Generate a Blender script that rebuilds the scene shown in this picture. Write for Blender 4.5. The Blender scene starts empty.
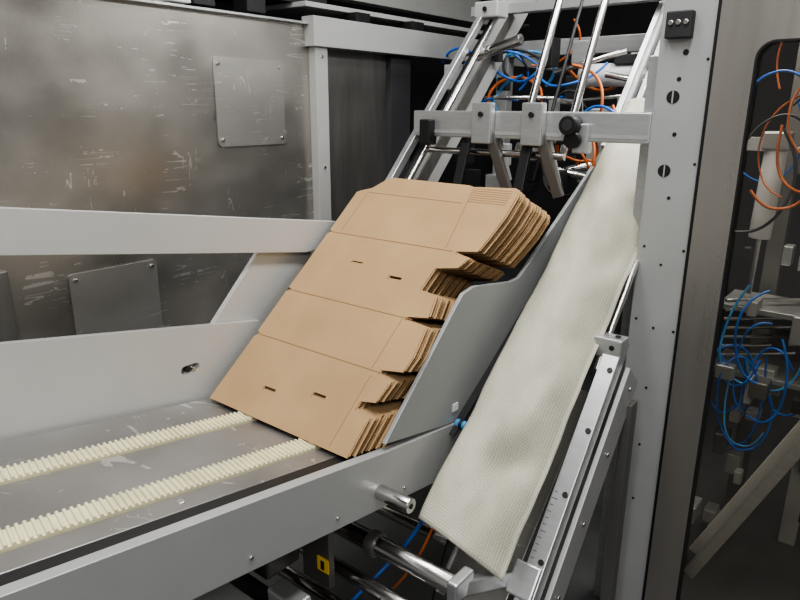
import bpy, bmesh, math, random
from mathutils import Vector, Matrix, noise
random.seed(7)
S=bpy.context.scene
COL=S.collection

# ---------------------------------------------------------------- materials
def mat(name,col,metal=0.0,rough=0.5,var=0.0,vscale=8,stretch=(1,1,1),bump=0.0,bscale=60,col2=None,scratch=0.0,rvar=0.0,spec=0.5):
    m=bpy.data.materials.new(name); m.use_nodes=True
    nt=m.node_tree; N=nt.nodes; L=nt.links
    b=N['Principled BSDF']
    b.inputs['Base Color'].default_value=(*col,1); b.inputs['Metallic'].default_value=metal
    b.inputs['Roughness'].default_value=rough; b.inputs['Specular IOR Level'].default_value=spec
    tc=N.new('ShaderNodeTexCoord'); mp=N.new('ShaderNodeMapping'); L.new(tc.outputs['Object'],mp.inputs['Vector'])
    mp.inputs['Scale'].default_value=stretch
    last=None
    if var>0:
        n=N.new('ShaderNodeTexNoise'); n.inputs['Scale'].default_value=vscale; n.inputs['Detail'].default_value=6
        L.new(mp.outputs[0],n.inputs['Vector'])
        mx=N.new('ShaderNodeMix'); mx.data_type='RGBA'
        c2=col2 if col2 else tuple(max(0,c*(1-var)) for c in col)
        mx.inputs[6].default_value=(*c2,1); mx.inputs[7].default_value=(*[min(1,c*(1+var*.5)) for c in col],1)
        r=N.new('ShaderNodeMapRange'); r.inputs[1].default_value=.3; r.inputs[2].default_value=.7
        L.new(n.outputs['Fac'],r.inputs[0]); L.new(r.outputs[0],mx.inputs[0]); last=mx.outputs[2]
        if rvar>0:
            r2=N.new('ShaderNodeMapRange'); r2.inputs[1].default_value=.3; r2.inputs[2].default_value=.7
            r2.inputs[3].default_value=rough-rvar; r2.inputs[4].default_value=rough+rvar
            L.new(n.outputs['Fac'],r2.inputs[0]); L.new(r2.outputs[0],b.inputs['Roughness'])
    if scratch>0:
        for (sc,rot,wid,thr,nsc,off) in (((2.2,2.2,34),.18,.014,.56,5,0),((3,3,50),-.35,.010,.58,4,7.3),((26,26,3),.1,.010,.60,6,3.1)):
            mp2=N.new('ShaderNodeMapping'); mp2.inputs['Scale'].default_value=sc; mp2.inputs['Rotation'].default_value=(0,rot,0); mp2.inputs['Location'].default_value=(off,0,off)
            L.new(tc.outputs['Object'],mp2.inputs['Vector'])
            n2=N.new('ShaderNodeTexNoise'); n2.inputs['Scale'].default_value=1.0; n2.inputs['Detail'].default_value=1; n2.inputs['Distortion'].default_value=.3
            L.new(mp2.outputs[0],n2.inputs['Vector'])
            s=N.new('ShaderNodeMath'); s.operation='SUBTRACT'; s.inputs[1].default_value=.5; L.new(n2.outputs['Fac'],s.inputs[0])
            a=N.new('ShaderNodeMath'); a.operation='ABSOLUTE'; L.new(s.outputs[0],a.inputs[0])
            c=N.new('ShaderNodeMath'); c.operation='LESS_THAN'; c.inputs[1].default_value=wid; L.new(a.outputs[0],c.inputs[0])
            n3=N.new('ShaderNodeTexNoise'); n3.inputs['Scale'].default_value=nsc; n3.inputs['Detail'].default_value=8; n3.inputs['Roughness'].default_value=.7
            mp3=N.new('ShaderNodeMapping'); mp3.inputs['Location'].default_value=(off,off,0); L.new(tc.outputs['Object'],mp3.inputs['Vector']); L.new(mp3.outputs[0],n3.inputs['Vector'])
            g=N.new('ShaderNodeMath'); g.operation='GREATER_THAN'; g.inputs[1].default_value=thr; L.new(n3.outputs['Fac'],g.inputs[0])
            mu=N.new('ShaderNodeMath'); mu.operation='MULTIPLY'; L.new(c.outputs[0],mu.inputs[0]); L.new(g.outputs[0],mu.inputs[1])
            mu2=N.new('ShaderNodeMath'); mu2.operation='MULTIPLY'; mu2.inputs[1].default_value=scratch; L.new(mu.outputs[0],mu2.inputs[0])
            mx2=N.new('ShaderNodeMix'); mx2.data_type='RGBA'; mx2.inputs[7].default_value=(.9,.88,.85,1)
            if last: L.new(last,mx2.inputs[6])
            else: mx2.inputs[6].default_value=(*col,1)
            L.new(mu2.outputs[0],mx2.inputs[0]); last=mx2.outputs[2]
    if last: L.new(last,b.inputs['Base Color'])
    if bump>0:
        n4=N.new('ShaderNodeTexNoise'); n4.inputs['Scale'].default_value=bscale; n4.inputs['Detail'].default_value=4
        L.new(mp.outputs[0],n4.inputs['Vector'])
        bp=N.new('ShaderNodeBump'); bp.inputs['Strength'].default_value=bump; bp.inputs['Distance'].default_value=.002
        L.new(n4.outputs['Fac'],bp.inputs['Height']); L.new(bp.outputs[0],b.inputs['Normal'])
    return m

M_wall=mat('brushed_steel_panel',(.45,.43,.395),.88,.36,.26,2.4,(1,1,1.3),.12,90,scratch=.6,rvar=.12)
M_wall2=mat('brushed_steel_dark',(.26,.25,.235),.8,.45,.2,3.0,(8,1,1),.1,90)
M_plate=mat('cover_plate_steel',(.50,.485,.455),.85,.38,.14,3,(1,1,2),.1,90,scratch=.4)
M_alu=mat('anodised_aluminium',(.46,.465,.46),.4,.42,.06,5,(1,1,1),.05,200)
M_aluw=mat('light_painted_plate',(.49,.49,.475),.15,.42,.06,3)
M_aluc=mat('machined_aluminium',(.58,.59,.59),.75,.33,.10,12,(1,1,6),.1,150)
M_guide=mat('grey_guide_plate',(.34,.35,.345),.25,.42,.06,4)
M_steel=mat('stainless_door_frame',(.54,.51,.47),.95,.30,.06,2,(1,6,.5),.05,60,rvar=.05)
M_deck=mat('worn_deck_steel',(.38,.37,.36),.8,.38,.18,4,(1,1,1),.12,70,scratch=.5,rvar=.08)
M_chrome=mat('polished_shaft',(.66,.64,.62),1,.22)
M_black=mat('black_plastic',(.012,.012,.013),0,.45)
M_dark=mat('dark_machine_interior',(.03,.03,.032),.2,.6,.4,6)
M_belt=mat('cream_polyurethane_belt',(.70,.66,.44),0,.55,.15,14)
M_card=mat('corrugated_cardboard',(.42,.278,.148),0,.85,.12,5,(1,1,1),.15,40,spec=.2)
M_cardedge=mat('cardboard_crease',(.25,.145,.070),0,.9)
M_blue=mat('blue_hose',(.02,.13,.50),0,.35)
M_lblue=mat('light_blue_hose',(.08,.30,.60),0,.35)
M_orange=mat('orange_cable',(.50,.13,.03),0,.45)
M_white=mat('white_plastic',(.72,.72,.72),0,.4)
M_yellow=mat('yellow_label',(.85,.55,.02),0,.5)
M_floor=mat('floor_concrete',(.07,.07,.07),0,.6,.3,3)
M_ceil=mat('ceiling_dark',(.10,.10,.105),0,.8,.3,2)
M_hall=mat('hall_wall_dark',(.045,.045,.05),0,.8,.3,2)

# woven sheet
M_sheet=mat('woven_cream_sheet',(.52,.51,.43),0,.6)
nt=M_sheet.node_tree; N=nt.nodes; L=nt.links; b=N['Principled BSDF']
tc=N.new('ShaderNodeTexCoord'); br=N.new('ShaderNodeTexVoronoi'); br.inputs['Scale'].default_value=145; br.inputs['Randomness'].default_value=.15
L.new(tc.outputs['UV'],br.inputs['Vector'])
bp=N.new('ShaderNodeBump'); bp.inputs['Strength'].default_value=.6; bp.inputs['Distance'].default_value=.0015
L.new(br.outputs['Distance'],bp.inputs['Height']); L.new(bp.outputs[0],b.inputs['Normal'])
mr=N.new('ShaderNodeMapRange'); mr.inputs[1].default_value=.1; mr.inputs[2].default_value=.5; mr.inputs[3].default_value=.66; mr.inputs[4].default_value=1.08
L.new(br.outputs['Distance'],mr.inputs[0])
ns=N.new('ShaderNodeTexNoise'); ns.inputs['Scale'].default_value=6; ns.inputs['Detail'].default_value=5; L.new(tc.outputs['UV'],ns.inputs['Vector'])
mn=N.new('ShaderNodeMapRange'); mn.inputs[1].default_value=.3; mn.inputs[2].default_value=.7; mn.inputs[3].default_value=.84; mn.inputs[4].default_value=1.08; L.new(ns.outputs['Fac'],mn.inputs[0])
mm=N.new('ShaderNodeMath'); mm.operation='MULTIPLY'; L.new(mr.outputs[0],mm.inputs[0]); L.new(mn.outputs[0],mm.inputs[1])
vm=N.new('ShaderNodeVectorMath'); vm.operation='SCALE'; vm.inputs[0].default_value=(.52,.50,.405)
L.new(mm.outputs[0],vm.inputs['Scale']); L.new(vm.outputs[0],b.inputs['Base Color'])
# glass
M_glass=bpy.data.materials.new('polycarbonate_window'); M_glass.use_nodes=True
nt=M_glass.node_tree; nt.nodes.clear(); o=nt.nodes.new('ShaderNodeOutputMaterial'); t=nt.nodes.new('ShaderNodeBsdfTransparent'); t.inputs[0].default_value=(.88,.86,.82,1)
g=nt.nodes.new('ShaderNodeBsdfGlossy'); g.inputs['Roughness'].default_value=.05; mx=nt.nodes.new('ShaderNodeMixShader'); mx.inputs[0].default_value=.06
nt.links.new(t.outputs[0],mx.inputs[1]); nt.links.new(g.outputs[0],mx.inputs[2]); nt.links.new(mx.outputs[0],o.inputs[0])

# ---------------------------------------------------------------- helpers
def empty(name):
    e=bpy.data.objects.new(name,None); COL.objects.link(e); e.empty_display_size=.05; return e
def add(name,me,m,parent=None,bevel=0,smooth=False):
    ob=bpy.data.objects.new(name,me); COL.objects.link(ob)
    if m: me.materials.append(m)
    if parent: ob.parent=parent
    if smooth:
        for p in me.polygons: p.use_smooth=True
    if bevel>0:
        md=ob.modifiers.new('b','BEVEL'); md.width=bevel; md.segments=2; md.limit_method='ANGLE'
    return ob
def box(name,c,s,m,parent=None,rot=None,bevel=.002):
    bm=bmesh.new(); bmesh.ops.create_cube(bm,size=1)
    T=Matrix.Diagonal((*s,1))
    if rot is not None: T=rot.to_4x4()@T
    bm.transform(Matrix.Translation(c)@T)
    me=bpy.data.meshes.new(name); bm.to_mesh(me); bm.free()
    return add(name,me,m,parent,bevel)
def prism(name,pts,a0,a1,m,parent=None,axis='Y',bevel=.0015):
    bm=bmesh.new()
    def V(p,a):
        return (p[0],a,p[1]) if axis=='Y' else ((a,p[0],p[1]) if axis=='X' else (p[0],p[1],a))
    v0=[bm.verts.new(V(p,a0)) for p in pts]; v1=[bm.verts.new(V(p,a1)) for p in pts]
    bm.faces.new(v0); bm.faces.new(v1)
    n=len(pts)
    for i in range(n): bm.faces.new((v0[i],v0[(i+1)%n],v1[(i+1)%n],v1[i]))
    bmesh.ops.recalc_face_normals(bm,faces=bm.faces)
    me=bpy.data.meshes.new(name); bm.to_mesh(me); bm.free()
    return add(name,me,m,parent,bevel)
def frame(p0,p1,side=Vector((0,1,0))):
    d=(Vector(p1)-Vector(p0)); l=d.length; d.normalize()
    s=(side-d*side.dot(d)).normalized(); n=d.cross(s)
    return Matrix((d,s,n)).transposed(),l
def beam(name,p0,p1,w,h,m,parent=None,bevel=.002,side=Vector((0,1,0))):
    R,l=frame(p0,p1,side); c=(Vector(p0)+Vector(p1))/2
    return box(name,c,(l,w,h),m,parent,R,bevel)
def cyl(name,p0,p1,r,m,parent=None,seg=24,bevel=.001,r2=None):
    d=Vector(p1)-Vector(p0)
    bm=bmesh.new(); bmesh.ops.create_cone(bm,cap_ends=True,segments=seg,radius1=r,radius2=r if r2 is None else r2,depth=d.length)
    bm.transform(Matrix.Translation((Vector(p0)+Vector(p1))/2)@d.to_track_quat('Z','Y').to_matrix().to_4x4())
    me=bpy.data.meshes.new(name); bm.to_mesh(me); bm.free()
    for p in me.polygons: p.use_smooth=len(p.vertices)==4
    return add(name,me,m,parent,bevel)
def hose(name,pts,r,m,parent=None):
    cu=bpy.data.curves.new(name,'CURVE'); cu.dimensions='3D'; cu.bevel_depth=r; cu.bevel_resolution=3; cu.resolution_u=10
    sp=cu.splines.new('NURBS'); sp.points.add(len(pts)-1); sp.use_endpoint_u=True; sp.order_u=4
    for i,p in enumerate(pts): sp.points[i].co=(*p,1)
    cu.materials.append(m)
    ob=bpy.data.objects.new(name,cu); COL.objects.link(ob)
    if parent: ob.parent=parent
    return ob
def plate2d(loops,th):
    cu=bpy.data.curves.new('tmp','CURVE'); cu.dimensions='2D'; cu.fill_mode='BOTH'; cu.extrude=th/2
    for lp in loops:
        sp=cu.splines.new('POLY'); sp.points.add(len(lp)-1); sp.use_cyclic_u=True
        for i,p in enumerate(lp): sp.points[i].co=(p[0],p[1],0,1)
    ob=bpy.data.objects.new('tmp',cu); COL.objects.link(ob)
    me=bpy.data.meshes.new_from_object(ob.evaluated_get(bpy.context.evaluated_depsgraph_get()))
    bpy.data.objects.remove(ob); return me
def rrect(x0,y0,x1,y1,r,n=6):
    pts=[]
    for cx,cy,a in ((x1-r,y1-r,0),(x0+r,y1-r,90),(x0+r,y0+r,180),(x1-r,y0+r,270)):
        for i in range(n+1):
            t=math.radians(a+90*i/n); pts.append((cx+r*math.cos(t),cy+r*math.sin(t)))
    return pts
def zc(x): return .94+(1.02-x)*.1638       # conveyor surface

# ---------------------------------------------------------------- hall
box('floor',(1.5,1.5,-.05),(9,9,.1),M_floor,bevel=0)
box('ceiling',(1.5,2.5,3.85),(9,7,.1),M_ceil,bevel=0)
box('wall_back',(1.5,6.0,1.9),(9,.1,3.8),M_hall,bevel=0)
box('wall_right',(6.0,1.5,1.9),(.1,9,3.8),M_hall,bevel=0)

# ---------------------------------------------------------------- enclosure behind conveyor
en=empty('steel_machine_enclosure')
box('panel_main',(.52,2.13,1.14),(3.0,.04,1.88),M_wall,en)
box('panel_top_lip',(.52,2.10,2.075),(3.0,.03,.010),M_aluc,en)
box('post_white',(2.055,2.10,1.1),(.07,.06,1.96),M_aluw,en)
box('post_lower',(.72,2.10,.64),(.06,.03,1.28),M_wall2,en)
box('panel_dark',(2.31,2.14,1.1),(.45,.03,1.9),M_wall2,en)
box('post_dark',(2.61,2.12,1.1),(.15,.05,1.9),M_hall,en)
box('top_beam',(3.1,2.09,2.045),(2.2,.07,.115),M_aluw,en)
box('top_beam_back',(2.6,2.6,2.36),(3.4,.08,.14),M_aluw,en)
box('top_plate',(2.75,2.3,2.16),(1.4,.30,.02),M_aluw,en)
box('top_duct',(1.6,2.35,2.22),(1.3,.25,.10),M_dark,en)
for i,x in enumerate((1.22,1.42,1.52,1.75,2.35,2.75)):
    box('top_module_%d'%i,(x,2.14,2.12),(.09,.08,.06),M_black if i!=1 else M_white,en)
me=plate2d([rrect(1.54,1.605,1.87,1.925,.02)],.006); me.transform(Matrix.Translation((0,2.106,0))@Matrix.Rotation(math.radians(90),4,'X'))
add('cover_plate_upper',me,M_plate,en,.001)
me=plate2d([rrect(.93,.95,1.24,1.23,.012)],.006); me.transform(Matrix.Translation((0,2.106,0))@Matrix.Rotation(math.radians(90),4,'X'))
add('cover_plate_lower',me,M_plate,en,.001)
for i,(x,z) in enumerate([(1.56,1.90),(1.85,1.90),(1.56,1.63),(1.85,1.63),(.95,1.21),(1.22,1.21),(2.055,1.95),(2.055,1.5)]):
    cyl('screw_%d'%i,(x,2.104 if i<6 else 2.07,z),(x,2.095 if i<6 else 2.064,z),.006,M_chrome,en,12)

# ---------------------------------------------------------------- infeed conveyor
cv=empty('infeed_conveyor')
def slab(name,x0,x1,y0,y1,dz0,dz1,m,bev=.002):
    return prism(name,[(x0,zc(x0)+dz0),(x1,zc(x1)+dz0),(x1,zc(x1)+dz1),(x0,zc(x0)+dz1)],y0,y1,m,cv,'Y',bev)
slab('deck_centre',-.4,1.30,1.150,1.326,-.03,-.008,M_deck)
slab('deck_near',-.4,1.30,1.020,1.080,-.03,-.007,M_deck)
slab('deck_far',-.4,1.30,1.394,1.545,-.03,-.008,M_deck)
slab('deck_base',-.4,1.30,.972,1.545,-.07,-.032,M_black)
slab('deck_black_strip',-.4,1.20,.973,1.018,-.03,-.006,M_black)
for k,(y0,y1) in enumerate(((1.332,1.388),(1.086,1.144))):
    bm=bmesh.new(); x=-.4; prof=[]
    p=.0135
    while x<1.28:
        prof+= [(x,-.004),(x+p*.40,-.004),(x+p*.52,.0015),(x+p*.88,.0015)]; x+=p
    prof=[(px,zc(px)+dz) for px,dz in prof]
    sk=.006
    top0=[bm.verts.new((a-sk,y0,b_)) for a,b_ in prof]; top1=[bm.verts.new((a+sk,y1,b_)) for a,b_ in prof]
    for i in range(len(prof)-1): bm.faces.new((top0[i],top0[i+1],top1[i+1],top1[i]))
    lo0=[bm.verts.new((a-sk,y0,zc(a)-.018)) for a,_ in prof]; lo1=[bm.verts.new((a+sk,y1,zc(a)-.018)) for a,_ in prof]
    for i in range(len(prof)-1):
        bm.faces.new((lo0[i],lo0[i+1],top0[i+1],top0[i])); bm.faces.new((top1[i],top1[i+1],lo1[i+1],lo1[i]))
    bmesh.ops.recalc_face_normals(bm,faces=bm.faces)
    me=bpy.data.meshes.new('belt'); bm.to_mesh(me); bm.free(); add('toothed_belt_%d'%(k+1),me,M_belt,cv)
prism('side_rail_near',[(-.4,zc(-.4)-.16),(1.37,.735),(1.46,.80),(1.50,.90),(1.44,.885),(1.13,zc(1.13)+.004),(-.4,zc(-.4)+.004)],.945,.972,M_alu,cv)
for x in (.45,.7,.95,1.2):
    cyl('rail_screw_%d'%int(x*100),(x,.946,zc(x)-.12),(x,.941,zc(x)-.12),.005,M_chrome,cv,12)
cyl('deck_screw',(.62,1.05,zc(.62)-.01),(.62,1.05,zc(.62)-.004),.008,M_chrome,cv,14)
me=plate2d([[(-.4,1.40),(1.25,1.112),(1.28,1.06),(1.04,.88),(-.4,1.10)][::-1],rrect(.962,1.018,1.022,1.045,.012)],.02)
me.transform(Matrix.Translation((0,1.57,0))@Matrix.Rotation(math.radians(90),4,'X')); add('side_plate_far',me,M_aluw,cv,.002)
cyl('latch_pin',(.985,1.575,1.031),(.985,1.56,1.031),.008,M_black,cv,14); cyl('latch_pin_2',(1.005,1.575,1.029),(1.005,1.56,1.029),.006,M_chrome,cv,14)
prism('brace_far',[(1.08,1.12),(1.28,1.08),(1.50,1.28),(1.47,1.31),(1.29,1.335)],1.582,1.60,M_aluw,cv)
prism('upper_rail_far',[(-.4,1.585),(-.4,1.69),(1.60,1.378),(1.60,1.30),(1.45,1.296)],1.555,1.58,M_aluw,cv)
box('cable_tray_under',(.3,1.72,.72),(1.4,.22,.12),M_dark,cv)
box('leg_1',(.15,1.5,.45),(.06,.06,.9),M_alu,cv); box('leg_2',(.15,1.0,.45),(.06,.06,.9),M_alu,cv)
cyl('roller_stub',(1.10,.945,.828),(1.10,.845,.828),.019,M_chrome,cv); cyl('roller_stub_bore',(1.10,.846,.828),(1.10,.843,.828),.007,M_black,cv,14)

# drive unit below the conveyor
du=empty('conveyor_drive_unit')
cyl('cross_shaft',(1.15,1.45,.62),(1.15,.745,.62),.027,M_chrome,du)
cyl('shaft_collar',(1.15,1.02,.62),(1.15,.99,.62),.034,M_wall2,du)
cyl('cross_shaft_lower',(1.10,1.5,.53),(1.10,.84,.53),.021,M_chrome,du)
cyl('cross_shaft_front',(1.02,1.4,.50),(1.02,.90,.50),.018,M_chrome,du)
cyl('cross_shaft_rear',(1.42,1.5,.50),(1.42,.94,.50),.018,M_chrome,du)
box('shaft_clamp',(1.16,.735,.62),(.08,.03,.06),M_aluc,du,bevel=.006)
beam('clamp_arm',(1.17,.735,.61),(1.34,.70,.55),.03,.04,M_aluc,du,bevel=.004)
box('motor_block',(.98,1.26,.64),(.12,.16,.18),M_wall2,du,bevel=.01)
cyl('motor_can',(.86,1.25,.52),(.86,1.05,.52),.06,M_dark,du,bevel=.004)
box('bracket_1',(1.03,1.10,.66),(.02,.10,.26),M_wall2,du)
box('bracket_2',(.72,1.12,.62),(.16,.22,.03),M_alu,du,bevel=.006)
box('bracket_3',(.84,1.0,.64),(.05,.10,.06),M_aluc,du,bevel=.006)
box('bracket_4',(.60,1.0,.62),(.12,.08,.05),M_aluc,du,bevel=.006)
for k in range(4): cyl('bracket_bolt_%d'%k,(.68+.05*k,.99-.02*k,.62),(.68+.05*k,.99-.02*k,.675),.010,M_chrome,du,6)
box('warning_label',(1.018,1.07,.60),(.004,.040,.040),M_yellow,du,bevel=0)
box('warning_label_mark',(1.0155,1.07,.60),(.002,.012,.026),M_black,du,bevel=0)
hose('hose_a',[(1.45,.99,.8),(1.40,.97,.62),(1.25,1.05,.45),(1.1,1.1,.38),(.9,1.1,.30)],.006,M_blue,du)
hose('hose_b',[(1.47,.98,.8),(1.42,.96,.6),(1.36,1.0,.42),(1.3,1.1,.3)],.004,M_orange,du)
hose('hose_c',[(.55,1.2,.65),(.7,1.0,.55),(.82,.95,.48),(1.0,.95,.42)],.007,M_black,du)
hose('hose_d',[(.5,1.1,.62),(.62,1.0,.58),(.7,.95,.50),(.72,.93,.42)],.006,M_blue,du)

# ---------------------------------------------------------------- stack of blanks
ANG=math.radians(39.5)
outline=[(1.52,0),(1.52,.225),(1.507,.232),(1.507,.238),(1.52,.245),(1.522,.40),(1.508,.405),(1.508,.411),(1.522,.416),(1.523,.645),(1.510,.650),(1.510,.656),(1.523,.662),
 (1.525,.835),(1.475,.855),(1.431,.908),(1.12,.905),(1.10,.900),(.96,.91),(.942,.902),(.934,.88),(.935,.80),(.945,.72),(.955,.665),(1.02,.655),(1.02,.645),(.972,.635),(.985,.60),(1.055,.585),(1.06,.50),(1.0,.49),(.985,.425),
 (1.05,.413),(1.05,.40),(.975,.39),(.962,.30),(.965,.255),(1.03,.243),(1.03,.228),(.985,.215),(.99,.155),(1.035,.145),(1.035,.12),(.985,.105),(.978,0)]
def slot(y,s,w=.045,h=.014): return [(y-w/2,s-h/2),(y+w/2,s-h/2),(y+w/2,s+h/2),(y-w/2,s+h/2)]
slots=[slot(1.335,.085,.048,.016),slot(1.165,.118,.048,.016),slot(1.33,.553,.045,.010),slot(1.165,.525,.048,.014)]
me=plate2d([outline]+slots,.0026)
bm=bmesh.new()
ex=Vector((0,1,0))
NS=42
for i in range(NS):
    f=i/(NS-1)
    a=ANG-math.radians(5.9*f)+math.radians(random.uniform(-.10,.10))*(i>0)
    ey=Vector((math.cos(a),0,math.sin(a))); ez=ex.cross(ey)
    o=Vector((1.02+.167*f, (random.uniform(-.006,.006)+.003*math.sin(i*.9) if i else 0), 0)); o.z=zc(o.x)+.004+random.uniform(0,.003)*(i>0)
    yaw=Matrix.Rotation(math.radians(random.uniform(-.2,.2))*(i>0),4,'Z')
    R=Matrix((ex,ey,ez)).transposed().to_4x4(); R.translation=o+ez*.0013
    t=bpy.data.meshes.new('t'); bmt=bmesh.new(); bmt.from_mesh(me)
    bmt.normal_update()
    k=random.choice((1,1,2))
    for fc in bmt.faces: fc.material_index=0 if abs(fc.normal.z)>.5 else k
    bmt.transform(R@yaw); bmt.to_mesh(t); bmt.free(); bm.from_mesh(t); bpy.data.meshes.remove(t)
ms=bpy.data.meshes.new('blanks'); bm.to_mesh(ms); bm.free()
st=empty('cardboard_blank_stack')
M_cut=mat('cardboard_flute_edge',(.34,.215,.112),0,.95,.35,120,spec=.1)
M_cut2=mat('cardboard_flute_edge_dark',(.20,.12,.06),0,.95,.35,120,spec=.1)
add('blank_sheets',ms,M_card,st); ms.materials.append(M_cut); ms.materials.append(M_cut2)
ey=Vector((math.cos(ANG),0,math.sin(ANG))); ez=ex.cross(ey); BR=Matrix((ex,ey,ez)).transposed(); BO=Vector((1.02,0,.944))
def crease(y0,s0,y1,s1,w=.0026,m=M_cardedge):
    p0=BO+BR@Vector((y0,s0,-.0003)); p1=BO+BR@Vector((y1,s1,-.0003))
    beam('crease',p0,p1,w,.0006,m,st,0,side=BR@(Vector((-(s1-s0),y1-y0,0)).normalized()))
for s in (.235,.408,.653): crease(1.507,s,1.03,s)
crease(1.47,.838,1.10,.835,.002); crease(1.06,.66,1.09,.90,.0018); crease(1.06,.24,1.06,.41,.0016); crease(1.045,.01,1.05,.22,.0016); crease(1.475,.66,1.475,.84,.0016)
for k in range(7): crease(1.085,.898-k*.009,.955,.899-k*.009,.0022)

# ---------------------------------------------------------------- side guide plate
gp=empty('side_guide_plate')
prism('guide_sheet',[(1.128,.945),(1.42,1.226),(1.46,1.262),(1.518,1.272),(1.72,1.245),(1.77,1.247),(1.837,1.285),(2.36,1.607),(2.43,1.56),(1.44,.885)],.950,.962,M_guide,gp)
prism('guide_flange',[(1.40,.865),(1.44,.885),(2.43,1.56),(2.42,1.535)],.925,.962,M_black,gp)
box('paper_label',(1.435,.948,.935),(.025,.003,.022),M_white,gp,bevel=0)
sn=empty('proximity_sensor')
cyl('sensor_body',(1.44,.945,.885),(1.44,.90,.885),.013,M_lblue,sn,16); cyl('sensor_nut',(1.44,.93,.885),(1.44,.922,.885),.019,M_black,sn,6)
hose('sensor_cable',[(1.44,.90,.885),(1.45,.88,.86),(1.44,.90,.7),(1.36,.93,.5),(1.30,.95,.2)],.004,M_black,sn)

# ---------------------------------------------------------------- woven sheet chute
bm=bmesh.new(); nu,nv=120,44; grid=[]
for i in range(nu+1):
    row=[]
    for j in range(nv+1):
        u=i/nu; v=j/nv
        a=Vector((1.205+1.21*u,.900,.715+1.06*u)); bb=Vector((1.265+1.15*u,.678,.595+1.105*u))
        p=a.lerp(bb,v)
        n=Vector((-.656,0,.755))
        h=.052*math.sin(math.pi*min(1,v*1.05))**.8*(.8+.2*u)
        h+=.028*math.exp(-((u-.27)**2/.004+(v-.72)**2/.02)) - .050*math.exp(-((u-.165-.08*(v-.6))**2/.0014+(v-.62)**2/.05))
        h+=.018*math.exp(-((u-.08)**2/.0015+(v-.80)**2/.04))
        h-=.018*math.exp(-((u-.45-.2*v)**2/.002+(v-.75)**2/.05))
        h+=.005*math.sin(u*9+v*4)+.003*math.sin(u*23-v*6)+.009*noise.noise(Vector((u*8,v*2.5,0)))+.004*noise.noise(Vector((u*22,v*6,3)))
        row.append(bm.verts.new(p+n*h))
    grid.append(row)
uv=bm.loops.layers.uv.new('uv')
for i in range(nu):
    for j in range(nv):
        f=bm.faces.new((grid[i][j],grid[i+1][j],grid[i+1][j+1],grid[i][j+1])); f.smooth=True
        for l,(a_,b_) in zip(f.loops,((i,j),(i+1,j),(i+1,j+1),(i,j+1))): l[uv].uv=(a_/nu*1.5,b_/nv*.28)
me=bpy.data.meshes.new('sheet'); bm.to_mesh(me); bm.free()
sh=add('woven_chute_sheet',me,M_sheet); md=sh.modifiers.new('s','SOLIDIFY'); md.thickness=.003
lp=empty('lower_chute_plate')
beam('plate',(1.34,.82,.40),(1.85,.82,.90),.20,.006,M_plate,lp)
beam('plate_lip',(1.34,.92,.38),(1.85,.92,.88),.01,.05,M_alu,lp)

# ---------------------------------------------------------------- inclined measuring profile
pr=empty('inclined_guide_profile')
beam('profile',(1.30,.640,.47),(1.83,.640,1.10),.050,.05,M_aluc,pr)
beam('profile_side_plate',(1.38,.607,.40),(1.87,.607,.985),.015,.11,M_alu,pr)
box('support_leg',(1.86,.60,.45),(.05,.03,.90),M_wall2,pr)
R,_=frame((1.30,0,.47),(1.83,0,1.10))
box('clamp_block_top',(1.80,.655,1.085),(.06,.085,.06),M_aluc,pr,bevel=.005)
cyl('clamp_screw_a',(1.80,.635,1.115),(1.80,.635,1.119),.008,M_black,pr,12); cyl('clamp_screw_b',(1.77,.64,1.09),(1.767,.64,1.09),.008,M_black,pr,12)
box('clamp_block_bottom',(1.36,.655,.545),(.09,.075,.07),M_aluc,pr,R,bevel=.005)
cyl('guide_rod',(1.75,.672,1.02),(2.0,.672,1.30),.009,M_chrome,pr)
nrm=R@Vector((0,0,1)); nrm=nrm*(1 if nrm.z>0 else -1)
for i in range(12):
    p=Vector((1.39,.640,.577)).lerp(Vector((1.52,.640,.732)),i/11)
    off=nrm*.0255
    beam('tick_%d'%i,p+off+Vector((0,.020,0)),p+off+Vector((0,.010-(.006 if i%5==0 else 0),0)),.0016,.0006,M_dark,pr,0,side=R@Vector((1,0,0)))
for i in range(4):
    p=Vector((1.40,.640,.589)).lerp(Vector((1.76,.640,1.017)),i/3)+nrm*.025
    cyl('profile_bolt_%d'%i,p+Vector((0,-.012,0)),p+Vector((0,-.012,0))+nrm*.005,.008,M_black,pr,14)
    q=Vector((1.44,.5985,.47)).lerp(Vector((1.84,.5985,.95)),i/3)
    cyl('plate_bolt_%d'%i,q,q+Vector((0,-.004,0)),.008,M_chrome,pr,14)

# ---------------------------------------------------------------- machine column (aluminium) + door
co=empty('machine_corner_column')
box('column_profile',(2.04,.603,1.75),(.08,.145,3.7),M_alu,co,bevel=.004)
box('column_step',(2.10,.70,.95),(.06,.05,1.9),M_aluc,co)
box('column_seal',(2.02,.522,1.75),(.06,.015,3.7),M_black,co)
for i,(y,z,r) in enumerate([(.621,1.782,.018),(.622,1.577,.018),(.60,1.90,.008),(.61,1.83,.006),(.605,1.68,.006),(.60,1.50,.005),(.60,1.30,.004),(.60,1.10,.004),(.60,.9,.004),(.655,1.35,.004),(.655,1.12,.004),(.655,.92,.004),(.655,.70,.004),(.60,.70,.004),(.60,.5,.004),(.655,.5,.004),(.54,1.88,.004),(.54,1.6,.004),(.54,1.35,.004),(.54,1.1,.004)]):
    cyl('hole_%d'%i,(2.001,y,z),(1.9985,y,z),r,M_black,co,20,0)
for z in (1.782,1.577): box('hole_slot',(1.998,.6215,z),(.002,.004,.034),M_alu,co,bevel=0)
box('cable_entry_block',(1.985,.62,1.97),(.03,.07,.07),M_dark,co,bevel=.004)
for k in range(3): cyl('entry_pin_%d'%k,(1.97,.60+k*.02,1.975),(1.965,.60+k*.02,1.975),.007,M_chrome,co,12)
dr=empty('door_1')
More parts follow.
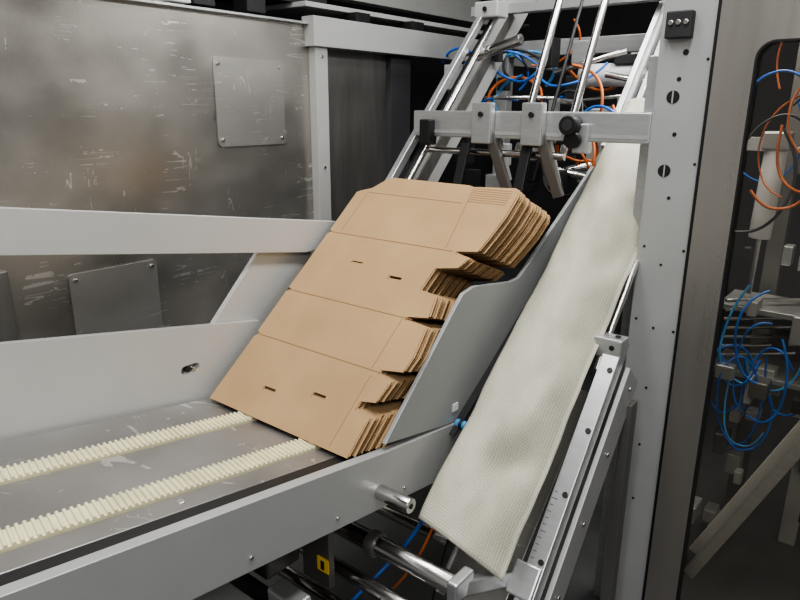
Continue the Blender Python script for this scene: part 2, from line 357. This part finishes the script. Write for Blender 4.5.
me=plate2d([[(-.42,.05),(.512,.05),(.512,3.5),(-.42,3.5)],rrect(-.32,.16,.415,1.917,.045)],.035)
me.transform(Matrix(((0,0,1,1.975),(1,0,0,0),(0,1,0,0),(0,0,0,1)))); add('door_frame',me,M_steel,dr,.003)
me=plate2d([rrect(-.321,.159,.416,1.918,.046),rrect(-.316,.164,.411,1.913,.042)],.036)
me.transform(Matrix(((0,0,1,1.975),(1,0,0,0),(0,1,0,0),(0,0,0,1)))); add('window_gasket',me,M_black,dr)
box('window_pane',(1.985,.048,1.04),(.004,.735,1.75),M_glass,dr,bevel=0)

# ---------------------------------------------------------------- cross bar with brackets
cb=empty('aluminium_cross_beam')
box('bar',(2.035,1.11,1.695),(.07,.87,.09),M_aluc,cb,bevel=.004)
box('bar_slot',(1.999,1.11,1.668),(.002,.86,.010),M_alu,cb,bevel=0)
for i,y in enumerate((1.235,1.045)):
    box('clamp_plate_%d'%i,(1.985,y,1.70),(.03,.075,.135),M_aluc,cb,bevel=.004)
    beam('clamp_arm_%d'%i,(2.0,y,1.76),(2.1,y-.03,1.50),.05,.02,M_alu,cb)
    beam('clamp_link_%d'%i,(1.99,y,1.73),(2.02,y-.09,1.47),.035,.02,M_wall2,cb)
    cyl('clamp_bolt_%d'%i,(1.97,y,1.73),(1.962,y,1.73),.009,M_black,cb,12)
cyl('knob',(1.995,.909,1.70),(1.945,.909,1.70),.030,M_black,cb,28,.004); cyl('knob_cap',(1.945,.909,1.70),(1.942,.909,1.70),.017,M_dark,cb)
cyl('knob_neck',(1.99,.900,1.66),(1.96,.900,1.655),.026,M_black,cb)
box('knob_block',(2.0,.88,1.66),(.04,.05,.09),M_aluc,cb,bevel=.004)
box('left_clamp',(1.99,1.47,1.665),(.05,.045,.09),M_black,cb,bevel=.005)
for i,(y,z) in enumerate(((1.31,1.53),(1.07,1.53))):
    beam('finger_%d'%i,(2.0,y,z+.10),(1.95,y,z-.05),.035,.014,M_black,cb)
cyl('support_axle',(2.03,1.50,1.60),(2.03,.95,1.60),.012,M_chrome,cb)
# rods
rd=empty('inclined_guide_rods')
cyl('rod_1',(2.12,1.175,1.58),(2.58,1.175,2.56),.014,M_chrome,rd)
cyl('rod_2',(2.12,1.004,1.58),(2.62,1.004,2.61),.014,M_chrome,rd)
cyl('rod_thin',(2.15,1.12,1.5),(2.6,1.12,2.45),.006,M_black,rd)
box('rod_holder_1',(2.16,1.175,1.66),(.06,.06,.06),M_black,rd,bevel=.005); box('rod_holder_2',(2.16,1.004,1.66),(.06,.06,.06),M_black,rd,bevel=.005)
ip=empty('inclined_side_rail')
beam('rail_plate',(2.32,.93,1.60),(3.05,.93,2.45),.02,.08,M_aluc,ip)
beam('rail_edge',(2.36,.90,1.60),(3.05,.90,2.40),.02,.02,M_alu,ip)
# far inclined guide
fg=empty('far_inclined_guide')
prism('guide_plate',[(1.90,1.38),(2.12,1.38),(2.95,2.24),(2.93,2.33),(2.80,2.34)],1.57,1.585,M_aluw,fg)
prism('guide_inner',[(2.02,1.45),(2.10,1.45),(2.75,2.13),(2.70,2.15)],1.564,1.571,M_wall2,fg)
beam('rail_front',(1.80,1.56,1.40),(2.50,1.56,2.14),.025,.03,M_aluc,fg)
cyl('rod_front',(1.83,1.50,1.40),(2.50,1.50,2.12),.010,M_chrome,fg)
beam('rail_black',(1.88,1.545,1.42),(2.55,1.545,2.12),.02,.018,M_black,fg)
box('top_bracket',(2.49,1.53,2.13),(.09,.11,.06),M_aluw,fg,bevel=.006)
cyl('bracket_bolt',(2.44,1.53,2.13),(2.435,1.53,2.13),.010,M_black,fg,12)
box('rail_clamp_mid',(2.07,1.53,1.68),(.05,.06,.05),M_black,fg,bevel=.004)

# ---------------------------------------------------------------- inner machine: frames, cylinders, valves
im=empty('packing_machine_interior')
box('frame_post_1',(3.0,1.75,1.2),(.06,.06,2.4),M_alu,im); box('frame_post_2',(3.6,.9,1.2),(.06,.06,2.4),M_alu,im)
box('frame_beam_1',(3.0,1.35,2.02),(.06,1.0,.07),M_aluc,im); box('frame_beam_2',(3.4,1.2,1.6),(.05,1.4,.06),M_alu,im)
box('frame_beam_3',(3.3,1.3,2.25),(.05,1.6,.05),M_alu,im); box('frame_beam_4',(2.7,1.3,2.16),(.05,.9,.04),M_alu,im)
cyl('air_cylinder',(2.72,1.20,1.88),(2.72,1.0,1.88),.045,M_white,im,28,.004); cyl('air_cylinder_cap',(2.72,1.22,1.88),(2.72,1.20,1.88),.05,M_aluc,im)
cyl('air_cylinder_rod',(2.72,1.0,1.88),(2.72,.85,1.88),.012,M_chrome,im)
for i in range(44):
    x=random.uniform(2.35,3.2); y=random.uniform(.98,1.68); z=random.uniform(1.25,1.98)
    s=(random.uniform(.03,.10),random.uniform(.03,.10),random.uniform(.03,.12))
    box('module_%d'%i,(x,y,z),s,random.choice([M_aluc,M_dark,M_black,M_wall2,M_alu]),im,bevel=.004)
for i in range(14):
    y=random.uniform(1.0,1.6); z=random.uniform(1.35,1.98); x=random.uniform(2.4,3)
    cyl('shaft_%d'%i,(x,y,z),(x+random.uniform(-.1,.1),y-.25,z+random.uniform(-.1,.1)),random.uniform(.008,.022),M_chrome,im,16)
box('plate_under_stack',(2.6,1.3,1.0),(.9,.7,.04),M_dark,im)
def tangle(name,c,sp,n,mats,r=(.004,.007),k1=.5):
    e=empty(name)
    for i in range(n):
        p=Vector(c)+Vector([random.uniform(-s,s) for s in sp]); pts=[p]
        a=random.uniform(0,6.28); h=random.choice((-1,1))
        for k in range(7):
            a+=h*random.uniform(.2,.7)
            p=p+Vector((random.uniform(-.3,.3)*sp[0],math.cos(a)*sp[1]*k1,math.sin(a)*sp[2]*k1)); pts.append(p.copy())
        hose('tube_%d'%i,pts,random.uniform(*r),random.choice(mats),e)
    return e
tangle('air_hose_bundle',(2.72,1.38,1.86),(.15,.12,.08),14,[M_lblue,M_orange,M_black,M_blue,M_blue])
tangle('air_hose_bundle',(2.40,1.10,1.57),(.10,.09,.10),9,[M_orange,M_black,M_blue,M_orange])
tangle('air_hose_bundle',(2.95,1.75,1.85),(.12,.10,.10),9,[M_blue,M_lblue,M_black])
# behind the door
wi=empty('robot_cell_mechanism')
box('back_frame_1',(2.95,.45,1.3),(.06,.06,2.6),M_wall2,wi); box('back_frame_2',(2.9,.22,1.3),(.06,.06,2.6),M_alu,wi)
box('shelf_1',(2.7,.3,1.05),(.25,.5,.02),M_aluc,wi); box('shelf_2',(2.7,.3,.80),(.25,.5,.02),M_aluc,wi)
cyl('pneumatic_cylinder',(2.55,.435,1.62),(2.55,.445,1.32),.035,M_white,wi,28,.004); cyl('pneumatic_rod',(2.55,.445,1.32),(2.55,.45,1.12),.009,M_chrome,wi)
box('cylinder_head',(2.55,.435,1.65),(.08,.08,.06),M_aluc,wi,bevel=.006)
for i in range(7):
    cyl('roller_%d'%i,(2.55,.52,1.08-i*.035),(2.75,.30,1.08-i*.035),.007,M_chrome,wi,14)
for i in range(44):
    x=random.uniform(2.4,2.9); y=random.uniform(.1,.52); z=random.uniform(.1,1.85)
    box('module_%d'%i,(x,y,z),(random.uniform(.03,.1),random.uniform(.02,.06),random.uniform(.03,.10)),random.choice([M_aluc,M_dark,M_alu,M_alu,M_wall2]),wi,bevel=.004)
beam('diagonal_profile',(2.12,.42,.22),(2.2,.05,1.05),.035,.035,M_aluc,wi,side=Vector((1,0,0)))
beam('diagonal_profile_2',(2.25,.44,.22),(2.3,.10,.98),.02,.04,M_aluw,wi,side=Vector((1,0,0)))
tangle('air_hose_bundle',(2.45,.39,.80),(.10,.06,.12),15,[M_lblue,M_blue,M_blue,M_lblue],(.003,.0045),.6)
tangle('air_hose_bundle',(2.5,.37,1.70),(.12,.08,.12),13,[M_orange,M_blue,M_black,M_orange],(.003,.005),.6)

# ---------------------------------------------------------------- lighting
def area(name,loc,rot,sx,sy,e,col=(.99,.985,.97)):
    l=bpy.data.lights.new(name,'AREA'); l.shape='RECTANGLE'; l.size=sx; l.size_y=sy; l.energy=e; l.color=col
    o=bpy.data.objects.new(name,l); COL.objects.link(o); o.location=loc; o.rotation_euler=rot; return o
area('ceiling_light_1',(.3,.3,3.7),(0,0,0),2.5,.35,80)
area('ceiling_light_2',(1.4,1.5,3.7),(0,0,0),2.5,.3,44)
area('ceiling_light_3',(-1.5,-1.2,3.2),(math.radians(35),0,math.radians(-45)),1.6,.6,48)
area('interior_fill',(2.55,.5,2.7),(0,0,0),.8,.3,30)  # added fill to brighten the machine interior, not a lamp of the machine
w=bpy.data.worlds.new('w'); S.world=w; w.use_nodes=True
bg=w.node_tree.nodes['Background']; bg.inputs[0].default_value=(.80,.80,.785,1); bg.inputs[1].default_value=.35

# ---------------------------------------------------------------- camera
cd=bpy.data.cameras.new('camera'); cam=bpy.data.objects.new('camera',cd); COL.objects.link(cam); S.camera=cam
cd.sensor_width=36; cd.lens=29.7; cd.clip_start=.02
r=Vector((.6269,-.7791,.005)); d=Vector((-.2151,-.1793,-.96)); fw=Vector((.7488,.6007,-.28))
Rm=Matrix((r,-d,-fw)).transposed()
cam.rotation_euler=Rm.to_euler(); cam.location=(0,0,1.75)
S.view_settings.view_transform='AgX'
S.view_settings.look='AgX - Medium High Contrast'
S.view_settings.exposure=-.05
